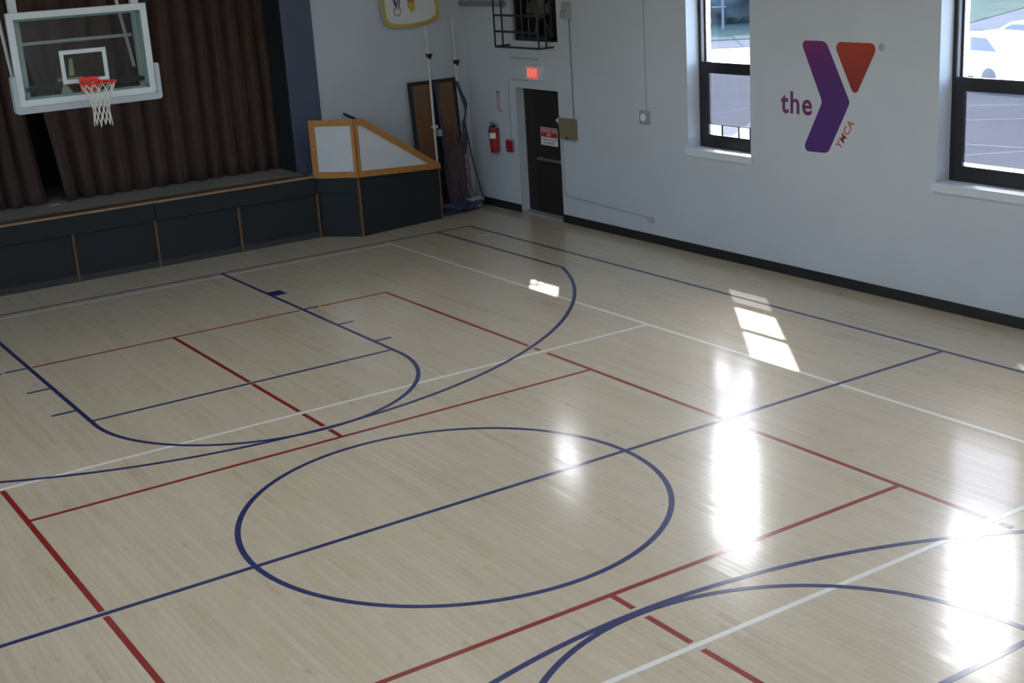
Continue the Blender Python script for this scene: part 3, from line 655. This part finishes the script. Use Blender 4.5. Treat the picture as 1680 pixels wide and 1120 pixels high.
def plane_uv(p, q):
    p = Vector((*p, 0)); d = (Vector((*q, 0)) - p); Ld = d.length; d.normalize(); nrm = Vector((d.y, -d.x, 0))
    return Ld, (lambda u, v, t: p + d * u + Vector((0, 0, v)) + nrm * t)
L1, f1 = plane_uv((AX - .015, AY - .01), (BX, BY - .02)); L2, f2 = plane_uv((BX, BY - .02), (CX, CY - .02))
ww = .10; zt, zb_ = 1.93, .985
def board(name, poly, f, t0=-.02, t1=.025): return obj(name, B().prism(poly, f, t0, t1), M['rail_wood'], rl)
board('stile', [(0, zb_), (ww, zb_), (ww, zt), (0, zt)], f1); board('stile', [(L1 - .055, zb_), (L1 + .0, zb_), (L1 + .0, zt), (L1 - .055, zt)], f1)
board('top_rail', [(ww, zt - ww), (L1 - .055, zt - ww), (L1 - .055, zt), (ww, zt)], f1); board('bottom_rail', [(ww, zb_), (L1 - .055, zb_), (L1 - .055, zb_ + ww), (ww, zb_ + ww)], f1)
obj('panel', B().prism([(ww - .02, zb_ + .05), (L1 - .05, zb_ + .05), (L1 - .05, zt - .05), (ww - .02, zt - .05)], f1, -.012, .008), M['white_panel'], rl)
zc_b = .872; zs0, zs1 = zt, .955; st_ = .155
sl = lambda u: zs0 - .0 - max(0, (u - st_)) * (zs0 - zs1) / (L2 - st_)
bl = lambda u: zb_ + (zc_b - zb_) * u / L2
board('stile', [(0, zb_), (.06, bl(.06)), (.06, zt), (0, zt)], f2)
hw = .115
un = 1.455 * L2 / 1.69
board('top_rail', [(.06, zt), (st_, zt), (L2 + .005, zs1), (L2 + .005, zs1 - .02), (un, sl(un) - hw), (st_ - .02, zt - hw), (.06, zt - hw)], f2)
board('bottom_rail', [(.06, bl(.06)), (L2 + .005, zc_b), (L2 + .005, zs1 - .021), (un, bl(un) + ww), (.06, bl(.06) + ww)], f2, -.021, .024)
obj('panel', B().prism([(.05, bl(.05) + .05), (un + .03, bl(un) + .06), (un + .03, sl(un) - .06), (st_, zt - .06), (.05, zt - .06)], f2, -.012, .008), M['white_panel'], rl)
hr = thing('handrail', 'dark pipe handrail end rising behind the oak guard', 'handrail', (5.0, 11.5, 1.7))
obj('pipe', B().tube([(4.90, 11.5, 1.905), (5.1, 11.5, 1.80), (6.1, 11.5, 1.0)], .022, 10), M['dark_metal'], hr, True); obj('bracket', B().box((5.2, 11.5, 1.69), (5.24, YF, 1.73), .003), M['dark_metal'], hr)
pp = thing('paper_scrap', 'small white folded scrap lying at the curtain foot', 'paper', (.06, 12.0, 1.03))
obj('sheet', B().prism([(-.04, .05), (.05, .07), (.13, .0), (.04, -.02)], lambda u, v, t: (.02 + u, 11.97 + v, t + .02 * (u + .04) / .17), 1.031, 1.037), M['white_print'], pp)

# ------------------------------------------------------------------ stage curtains
def curtain(xa, xb, label, seed, swoop=None):
    nx = int((xb - xa) / .018); nz = 22; b = B(); rng = random.Random(seed)
    ph = [0.0]; cur = 0
    for i in range(nx):
        cur += 2 * PI * .018 / (.30 + .13 * noise.noise(Vector((i * .018 * 1.3, seed, 0)))); ph.append(cur)
    vs = []
    for j in range(nz + 1):
        z = 1.035 + (5.75 - 1.035) * j / nz; row = []; h = j / nz
        for i in range(nx + 1):
            x = xa + (xb - xa) * i / nx
            am = (.105 + .05 * noise.noise(Vector((x * .9, 3 + seed, z * .25)))) * (1.0 - .25 * h)
            p_ = ph[i] + .9 * noise.noise(Vector((x * .5, z * .35, seed + 5)))
            s = math.sin(p_); y = 12.28 - am * (s * .8 + .25 * math.sin(2 * p_ + 1)) + .05 * noise.noise(Vector((x * 2.5, z * .6, seed)))
            if swoop: x, y = swoop(x, y, z)
            row.append(b.bm.verts.new((x, y, z)))
        vs.append(row)
    for j in range(nz):
        for i in range(nx): b.bm.faces.new((vs[j][i], vs[j][i + 1], vs[j + 1][i + 1], vs[j + 1][i]))
    o = obj('stage_curtain', b, M['curtain'], None, True); md = o.modifiers.new('thickness', 'SOLIDIFY'); md.thickness = .012
    return tag(o, label, 'curtain', 'stage curtains')
def sw_r(x, y, z):       # leading edge of the right curtain is pushed out towards the gap near mid height
    k = max(0.0, 1 - (x - .25) / 1.0); zz = (z - 1.03)
    return x - k * (.31 * min(1, zz / 2.2)) , y - k * .12 * math.sin(min(PI, zz * 1.3))
def sw_l(x, y, z):
    k = max(0.0, 1 - (-.02 - x) / .9); return x - k * .15 * min(1, (z - 1.03) / 2.0), y + .03
curtain(-4.9, .05, 'dark brown pleated curtain left of the gap above the paper scrap', 2.0, sw_l)
curtain(.33, 4.02, 'dark brown pleated curtain behind the hoop, right of the gap', 9.0, sw_r)

# ------------------------------------------------------------------ basketball goal
gl = thing('basketball_hoop', 'glass basketball backboard with red rim hanging above the court', 'basketball hoop', (-.11, 8.6, 2.85))
XZ = lambda u, v, t: (u, t, v)
bx0, bx1, bz0, bz1 = -1.012, .782, 2.885, 4.052; fw = .085; yb_ = 8.6
b = B()
for lo, hi in (((bx0, yb_, bz1 - fw), (bx1, yb_ + .07, bz1)), ((bx0, yb_, bz0), (bx1, yb_ + .07, bz0 + fw)), ((bx0, yb_, bz0 + fw - .004), (bx0 + fw, yb_ + .07, bz1 - fw + .004)), ((bx1 - fw, yb_, bz0 + fw - .004), (bx1, yb_ + .07, bz1 - fw + .004))): b.box(lo, hi, .010)
obj('board_frame', b, M['frame_white'], gl, True)
obj('glass', B().box((bx0 + fw - .01, yb_ + .022, bz0 + fw - .01), (bx1 - fw + .01, yb_ + .034, bz1 - fw + .01)), M['board_glass'], gl)
b = B(); e = .028
for lo, hi in (((bx0 + fw, yb_ + .05, bz0 + fw), (bx0 + fw + e, yb_ + .11, bz1 - fw)), ((bx1 - fw - e, yb_ + .05, bz0 + fw), (bx1 - fw, yb_ + .11, bz1 - fw)), ((bx0 + fw, yb_ + .05, bz0 + fw), (bx1 - fw, yb_ + .11, bz0 + fw + e)), ((bx0 + fw, yb_ + .05, bz1 - fw - e), (bx1 - fw, yb_ + .11, bz1 - fw))): b.box(lo, hi)
obj('glass_edge', b, M['glass_edge'], gl)
pz0 = 2.805; pz1 = 3.275; pt = .06
pad_poly = fillet([(bx0 - pt, pz1), (bx0 - .001, pz1), (bx0 - .001, bz0 - .001), (bx1 + .001, bz0 - .001), (bx1 + .001, pz1), (bx1 + pt, pz1), (bx1 + pt, pz0), (bx0 - pt, pz0)], [.025, .002, .002, .002, .002, .025, .045, .045], 5)
obj('edge_pad', B().prism(pad_poly, XZ, yb_ - .025, yb_ + .10), M['pad'], gl)
sx0, sx1, sz0, sz1 = -.425, .178, 3.118, 3.54; q = .052; b = B(); yy = yb_ + .018
for lo, hi in (((sx0, yy, sz1 - q), (sx1, yy + .005, sz1)), ((sx0, yy, sz0), (sx1, yy + .005, sz0 + q)), ((sx0, yy, sz0 + q), (sx0 + q, yy + .005, sz1 - q)), ((sx1 - q, yy, sz0 + q), (sx1, yy + .005, sz1 - q))): b.box(lo, hi)
obj('target_square', b, M['frame_white'], gl)
rc = Vector((-.105, 8.215, 3.135)); R = .228
b = B().tube([rc + Vector((R * math.cos(2 * PI * k / 40), R * math.sin(2 * PI * k / 40), 0)) for k in range(40)], .011, 10, closed=True)
b.box((rc.x - .13, 8.43, rc.z - .014), (rc.x + .13, 8.585, rc.z + .008), .004)
b.box((rc.x - .12, 8.575, rc.z - .13), (rc.x + .12, 8.60, rc.z + .05), .004)
for sx in (-.07, .07): b.prism([(8.58, rc.z - .12), (8.58, rc.z - .01), (8.42, rc.z - .01)], lambda u, v, t: (t, u, v), rc.x + sx - .005, rc.x + sx + .005)
obj('rim', b, M['rim'], gl, True)
b = B(); N = 12
def nr(h): return [.215, .185, .150, .122, .108, .102, .105, .115][min(7, int(h * 7))] + ([.215, .185, .150, .122, .108, .102, .105, .115][min(7, int(h * 7) + 1)] - [.215, .185, .150, .122, .108, .102, .105, .115][min(7, int(h * 7))]) * (h * 7 - int(h * 7))
for k in range(N):
    for sgn in (-1, 1):
        pts = []
        for j in range(15):
            h = j / 14; a = 2 * PI * k / N + sgn * h * 7 * PI / N * .5 * (1 if True else 1)
            a = 2 * PI * k / N + sgn * (PI / N) * (1 - abs(((h * 6) % 2) - 1))
            r = nr(h); pts.append(rc + Vector((r * math.cos(a), r * math.sin(a), -.012 - .50 * h - (.02 * (k % 3) if j == 14 else 0))))
        b.tube(pts, .0045 + .001, 5)
obj('net', b, M['net'], gl, True)
for xx in (-.875, .685):
    obj('mast', B().box((xx - .05, 8.74, 2.98), (xx + .05, 8.84, ZC), .008), M['frame_white'], gl)
for x0_, x1_, x2_ in ((-.965, -1.03, -1.22), (.63, .51, .22)):
    obj('brace', B().tube([(x0_, 8.95, 3.23), (x1_, 8.95, 4.1), (x2_, 8.95, ZC)], .022, 10), M['pole'], gl, True)
obj('cross_bar', B().tube([(-.90, 8.98, 3.645), (.66, 8.98, 3.645)], .022, 10), M['pole'], gl, True)
obj('lower_bar', B().box((-.93, 8.74, 3.05), (.74, 8.82, 3.12), .006), M['dark_metal'], gl)
obj('lower_bar', B().box((-.46, 8.70, 3.155), (-.14, 8.74, 3.19), .004), M['cream'], gl)
for xx, sgn in ((-.36, -1), (-.10, 1)): obj('mount_bracket', B().prism([(xx - .09, 2.975), (xx + .09, 2.975), (xx + .03 * sgn, 3.15), (xx - .03, 3.15)], XZ, 8.715, 8.73), M['cream'], gl)
obj('mount_bracket', B().prism([(-.27, 3.20), (-.20, 3.20), (-.20, 3.42), (-.24, 3.42)], XZ, 8.86, 8.875), M['cream'], gl)

# ------------------------------------------------------------------ corner equipment
def leaning_board(x0, x1, label):
    t = thing('brown_board', label, 'board', (x0, 11.3, 0), 'brown boards standing in the corner')
    sh = Matrix.Identity(4); sh[1][2] = .085
    mt_ = Matrix.Translation((0, 11.30, 0)) @ sh
    h = 2.25; tk = .035; b = B().box((x0, 0, .0), (x1, tk, h), .003); bmesh.ops.transform(b.bm, matrix=mt_, verts=b.bm.verts); obj('panel', b, M['brown_board'], t)
    b = B().box((x0 - .035, -.012, 0), (x0 + .025, tk + .01, h + .03), .004).box((x1 - .03, -.012, 0), (x1 + .03, tk + .01, h + .03), .004).box((x0, -.012, h - .03), (x1, tk + .01, h + .03), .004)
    bmesh.ops.transform(b.bm, matrix=mt_, verts=b.bm.verts); obj('edge_frame', b, M['dark_metal'], t)
leaning_board(6.21, 6.62, 'tall brown board with black edges, left one in the far corner')
leaning_board(6.72, 7.09, 'tall brown board with black edges, right one in the far corner')
def vpole(x, y, ztop, zf, zcl, label):
    t = thing('net_post', label, 'post', (x, y, 0), 'white net posts in the far corner')
    obj('pole', B().tube([(x, y, 0.02), (x - .02, y + .03, ztop)], .021, 12), M['pole'], t, True)
    obj('base', B().lathe([(0, 0), (.09, 0), (.09, .015), (.04, .03), (0, .03)], (x, y, 0), 'Z', 16), M['dark_metal'], t, True)
    obj('pulley', B().prism([(-.055, .02), (.055, .02), (.012, -.075), (-.03, -.045)], lambda u, v, tt: (x + u - .012, y + tt, zf + v), -.035, .035), M['dark_metal'], t)
    if zcl:
        obj('clamp', B().lathe([(0, -.03), (.04, -.03), (.04, .03), (0, .03)], (x, y, zcl), 'Z', 14).box((x - .07, y - .015, zcl - .015), (x + .06, y + .015, zcl + .015), .003), M['pole'], t)
        obj('winch', B().box((x + .03, y - .05, zcl - .17), (x + .11, y + .03, zcl - .05), .01), M['greybox'], t)
vpole(6.42, 11.10, 3.25, 2.75, 1.53, 'white net post nearer the stage, with a clamp halfway up')
vpole(7.16, 11.45, 3.32, 2.56, None, 'thin white net post behind the right brown board')
nt_ = thing('volleyball_net', 'blue and purple net bundle draped in the far corner', 'net', (6.8, 11.1, 0))
rn = random.Random(5)
def strand(pts, r, jit=.02, n=26):
    P = [Vector(p) for p in pts]; o = []
    sd = rn.random() * 50
    for i in range(n + 1):
        t = i / n * (len(P) - 1); k = min(int(t), len(P) - 2); f = t - k
        a, c_ = P[k], P[k + 1]; pm = P[k - 1] if k > 0 else a - (c_ - a); pn = P[k + 2] if k + 2 < len(P) else c_ + (c_ - a)
        q_ = .5 * ((2 * a) + (c_ - pm) * f + (2 * pm - 5 * a + 4 * c_ - pn) * f * f + (3 * a - pm - 3 * c_ + pn) * f ** 3)
        o.append(q_ + jit * Vector((noise.noise((i * .4, sd, 0)), .6 * noise.noise((i * .4, sd, 9)), noise.noise((i * .4, sd, 19)))))
    return o
b = B()
for k in range(3): b.tube(strand([(6.61 + .02 * k, 11.36, 2.26), (6.62 + .02 * k, 11.27, 1.7), (6.63 + .03 * k, 11.2, 1.1), (6.60 + .05 * k, 11.13, .5), (6.62 + .07 * k, 11.05, .1)], 0, .03), .017, 6)
obj('hanging_band', b, M['purple_net'], nt_, True)
b = B()
for k in range(4): b.tube(strand([(7.08, 11.4, 2.2), (7.13 + .02 * k, 11.3, 1.9), (7.16, 11.28, 1.65), (7.07 + .02 * k, 11.25, 1.5), (7.06 + .02 * k, 11.24, 1.25), (7.02 + .02 * k, 11.23, .95)], 0, .03), .016, 6)
obj('headband', b, M['blue_net'], nt_, True)
b = B()
for k in range(26):
    xa = rn.uniform(6.66, 7.08); zt_ = rn.uniform(.9, 1.7); b.tube(strand([(xa, 11.24 + rn.uniform(-.03, .03), zt_), (xa + rn.uniform(-.08, .08), 11.2, zt_ * .6), (xa + rn.uniform(-.12, .1), 11.12, .25), (xa + rn.uniform(-.2, .1), 11.02, .06)], 0, .04, 18), .007, 4)
obj('mesh_strands', b, M['tan_cord'], nt_); 
b = B()
for k in range(16):
    xa = rn.uniform(6.62, 7.1); zt_ = rn.uniform(.8, 1.6); b.tube(strand([(xa, 11.22, zt_), (xa + rn.uniform(-.1, .1), 11.17, zt_ * .5), (xa + rn.uniform(-.15, .1), 11.05, .1)], 0, .05, 18), .009, 4)
obj('mesh_strands', b, M['purple_net'], nt_)
b = B()
for k in range(22):
    cx_, cy_ = rn.uniform(6.5, 7.0), rn.uniform(10.9, 11.12); r_ = rn.uniform(.08, .2); z_ = rn.uniform(.04, .16)
    pts = [(cx_ + r_ * math.cos(a) * 1.3, cy_ + .55 * r_ * math.sin(a), max(.03, z_ + .05 * math.sin(2 * a + k))) for a in [2 * PI * j / 14 for j in range(15)]]
    b.tube(pts, rn.uniform(.018, .03), 6)
obj('folded_heap', b, M['blue_net'], nt_, True)
b = B()
for k in range(9):
    cx_, cy_ = rn.uniform(6.95, 7.2), rn.uniform(10.98, 11.2); r_ = rn.uniform(.06, .14)
    b.tube([(cx_ + r_ * math.cos(a) * 1.2, cy_ + .7 * r_ * math.sin(a), .03 + .02 * k + .02 * math.sin(3 * a)) for a in [2 * PI * j / 14 for j in range(15)]], .016, 6)
obj('rope_coil', b, M['greygreen'], nt_, True)
obj('pull_cord', B().tube(strand([(7.07, 11.28, 1.52), (7.13, 11.27, 1.46), (7.19, 11.25, 1.05), (7.27, 11.22, .55), (7.36, 11.2, .15), (7.37, 11.15, .04)], 0, .008, 30), .013, 6), M['blue_cord'], nt_, True)

# ------------------------------------------------------------------ fan-shaped board on the far wall
fb = thing('banner_board', 'white rounded board with a mustard border high on the far wall', 'board', (6.33, 11.5, 3.2))
bot = [(5.80, 3.42), (5.83, 3.31), (5.92, 3.245), (6.1, 3.215), (6.35, 3.21), (6.6, 3.235), (6.78, 3.275), (6.87, 3.335), (6.89, 3.42)]
outl = bot + [(6.86, 3.9), (6.72, 4.15), (6.35, 4.25), (5.98, 4.15), (5.79, 3.9)]
ctr = Vector((6.34, 3.72)); inl = [tuple(ctr + (Vector(p) - ctr) * Vector((0, 0)).length if False else (ctr.x + (p[0] - ctr.x) * .90, ctr.y + (p[1] - ctr.y) * .88)) for p in outl]
obj('board', B().prism(outl, XZ, 11.50, 11.53), M['banner'], fb)
b = B(); n = len(outl)
for i in range(n):
    j = (i + 1) % n; poly = [outl[i], outl[j], inl[j], inl[i]]; b.prism(poly, XZ, 11.485, 11.505)
obj('border', b, M['yellow'], fb)
for xx in (6.1, 6.5): obj('wall_arm', B().box((xx, 11.53, 3.6), (xx + .06, 11.585, 3.66)), M['dark_metal'], fb)
b = B()
for p_, q_ in (((5.995, 3.74), (6.07, 3.55)), ((6.13, 3.74), (6.06, 3.55)), ((6.155, 3.74), (6.115, 3.55)), ((6.04, 3.72), (6.075, 3.58))): b.tube([(p_[0], 11.497, p_[1]), (q_[0], 11.497, q_[1])], .010, 6)
obj('drawn_stroke', b, M['ink'], fb)
b = B()
b.tube([(6.02 + dx, 11.497, 3.55 + dz) for dx, dz in ((0, 0), (0, -.10), (.03, -.135), (.06, -.11), (.09, -.135), (.12, -.10), (.12, 0), (.06, -.02))], .008, 6, closed=True)
obj('drawn_outline', b, M['boot'], fb)
obj('drawn_patch', B().prism([(6.30, 3.62), (6.29, 3.55), (6.33, 3.50), (6.36, 3.44), (6.385, 3.49), (6.43, 3.49), (6.42, 3.56), (6.43, 3.62)], XZ, 11.49, 11.501), M['yellow'], fb)
obj('drawn_patch', B().prism([(6.27, 3.76), (6.30, 3.62), (6.36, 3.60), (6.43, 3.62), (6.43, 3.76), (6.38, 3.72), (6.33, 3.70)], XZ, 11.491, 11.5015), M['orange_ink'], fb)

# ------------------------------------------------------------------ outside
def az(px, dist):
    d = CAM_F + CAM_R * ((px - 840) / FPX) + CAM_U * ((560 + 100) / FPX); h = math.hypot(d.x, d.y)
    return CAM_P.x + d.x / h * dist, CAM_P.y + d.y / h * dist
lot = obj('parking_lot', B().box((XW + WT, -120, -.35), (160, 160, -.15)), M['asphalt']); tag(lot, 'pale asphalt parking lot outside the windows', 'ground', kind='structure')
o = obj('yard', B().box((-70, -60, -.35), (-XW - WT, 60, -.15)), M['grass']); tag(o, 'unseen lawn added outside the opposite wall', 'ground', kind='structure')  # unseen ground added to bounce daylight through the opposite windows
def stripe(p, q, w=.12):
    p = Vector(p); q = Vector(q); d = (q - p).normalized(); s_ = Vector((-d.y, d.x)) * w / 2
    obj('stall_line', B().prism([p + s_, q + s_, q - s_, p - s_], lambda u, v, t: (u, v, t), -.15, -.146), M['stripe'], lot)
stripe((18.0, 9.9), (18.6, 7.0)); stripe((16.2, 8.9), (18.4, 7.6)); stripe((20.2, 12.2), (22.4, 9.9)); stripe((22.5, 13.6), (24.5, 11.0)); stripe((24.6, 15), (26.8, 12.4)); stripe((14.5, 13), (24, 20)); stripe((18, 20), (22, 22.5))
PL = lambda u, v, t: (u, v, t)
o = obj('side_road', B().prism([az(900, 55.5), az(1300, 55.5), az(1592, 58.8), az(1680, 58.0), az(2400, 58), az(2400, 250), az(900, 250)], PL, -.34, -.13), M['road']); tag(o, 'grey road beyond the parking lot', 'road', kind='structure')
o = obj('lawn', B().prism([az(900, 59), az(1300, 59), az(1592, 62), az(1680, 70), az(1900, 110), az(1900, 260), az(900, 260)], PL, -.33, -.10), M['grass']); tag(o, 'green lawn between the road and the trees', 'lawn', kind='structure')
def tree_proto():
    b = B(); rr = random.Random(3)
    for k in range(34):
        a = rr.random() * 2 * PI; d = rr.random() ** .5 * 3.2; z = rr.uniform(.5, 6.2); s_ = 1.7 * (1 - abs(z - 2.8) / 7)
        b.ico((d * math.cos(a), d * math.sin(a), z), s_, 3, .6, 2.2)
    cm = bpy.data.meshes.new('crown'); b.bm.to_mesh(cm); b.bm.free(); cm.polygons.foreach_set('use_smooth', [True] * len(cm.polygons)); cm.materials.append(M['leaf'])
    b = B().tube([(0, 0, -.2), (.05, 0, 1.5), (0, .1, 4)], [.28, .2, .1], 8); tm = bpy.data.meshes.new('trunk'); b.bm.to_mesh(tm); b.bm.free(); tm.materials.append(M['bark'])
    return cm, tm
cm, tm = tree_proto()
tk = 0
for px, dist, lb in ((1200, 72, 'dark leafy tree beyond the lawn, filling the upper left window'), (930, 80, 'dark leafy tree hidden behind the wall left of the left window'), (1400, 82, 'dark leafy tree hidden behind the wall with the logo'), (1640, 105, 'dark leafy tree at the far end of the lawn, behind the right window')):
    x, y = az(px, dist); t = thing('tree', lb, 'tree', (x, y, -.14), 'trees beyond the lawn'); t.rotation_euler = (0, 0, tk * 1.3); s_ = 1.2 - .1 * tk; t.scale = (s_, s_, s_); tk += 1
    for nm, me in (('crown', cm), ('trunk', tm)):
        o = bpy.data.objects.new(nm, me); COL.objects.link(o); o.parent = t
x, y = az(1184, 65); up = thing('utility_pole', 'weathered utility pole standing on the lawn', 'pole', (x, y, -.13))
obj('shaft', B().tube([(x, y, -.2), (x, y, 9)], [.055, .04], 10), M['utility'], up, True); obj('cross_arm', B().tube([(x - .35, y + .35, .9), (x + .1, y - .1, .9)], .04, 6), M['utility'], up)
def car(x, y, rz, label):
    t = thing('car', label, 'car', (x, y, -.15), 'cars parked in the lot')
    mt_ = Matrix.Translation((x, y, -.15)) @ Matrix.Rotation(rz, 4, 'Z')
    def add(name, b, m_, sm=False, par=None):
        bmesh.ops.transform(b.bm, matrix=mt_, verts=b.bm.verts); return obj(name, b, m_, par or t, sm)
    side = lambda u, v, tt: (u, tt, v)
    b = B().prism(fillet([(-2.2, .35), (-2.25, .95), (-1.5, 1.02), (.75, .98), (1.9, .82), (2.2, .65), (2.2, .35)], .08, 4), side, -.88, .88); add('body', b, M['car_white'])
    b = B().prism(fillet([(-1.75, .98), (-1.15, 1.42), (.15, 1.44), (1.0, .96)], .1, 4), side, -.74, .74); add('cabin', b, M['car_white'])
    for s_ in (-1, 1):
        for poly in ([(-1.45, 1.02), (-1.05, 1.36), (-.45, 1.38), (-.45, 1.02)], [(-.37, 1.02), (-.37, 1.38), (.1, 1.38), (.75, 1.02)]): add('side_window', B().prism(poly, side, s_ * .735, s_ * .75), M['car_glass'])
    for xx in (-1.35, 1.35):
        for s_ in (-1, 1): add('wheel', B().lathe([(0, -.1), (.22, -.1), (.32, -.07), (.32, .07), (.22, .1), (0, .1)], (xx, s_ * .8, .32), 'Y', 16), M['tyre'], True)
vd = math.atan2(az(1625, 43)[1] - CAM_P.y, az(1625, 43)[0] - CAM_P.x)
car(*az(1615, 40.5), vd + math.radians(42), 'white car parked nearest outside the right window'); car(*az(1692, 44), vd + math.radians(60), 'white car parked further off outside the right window')

bpy.context.view_layer.update()
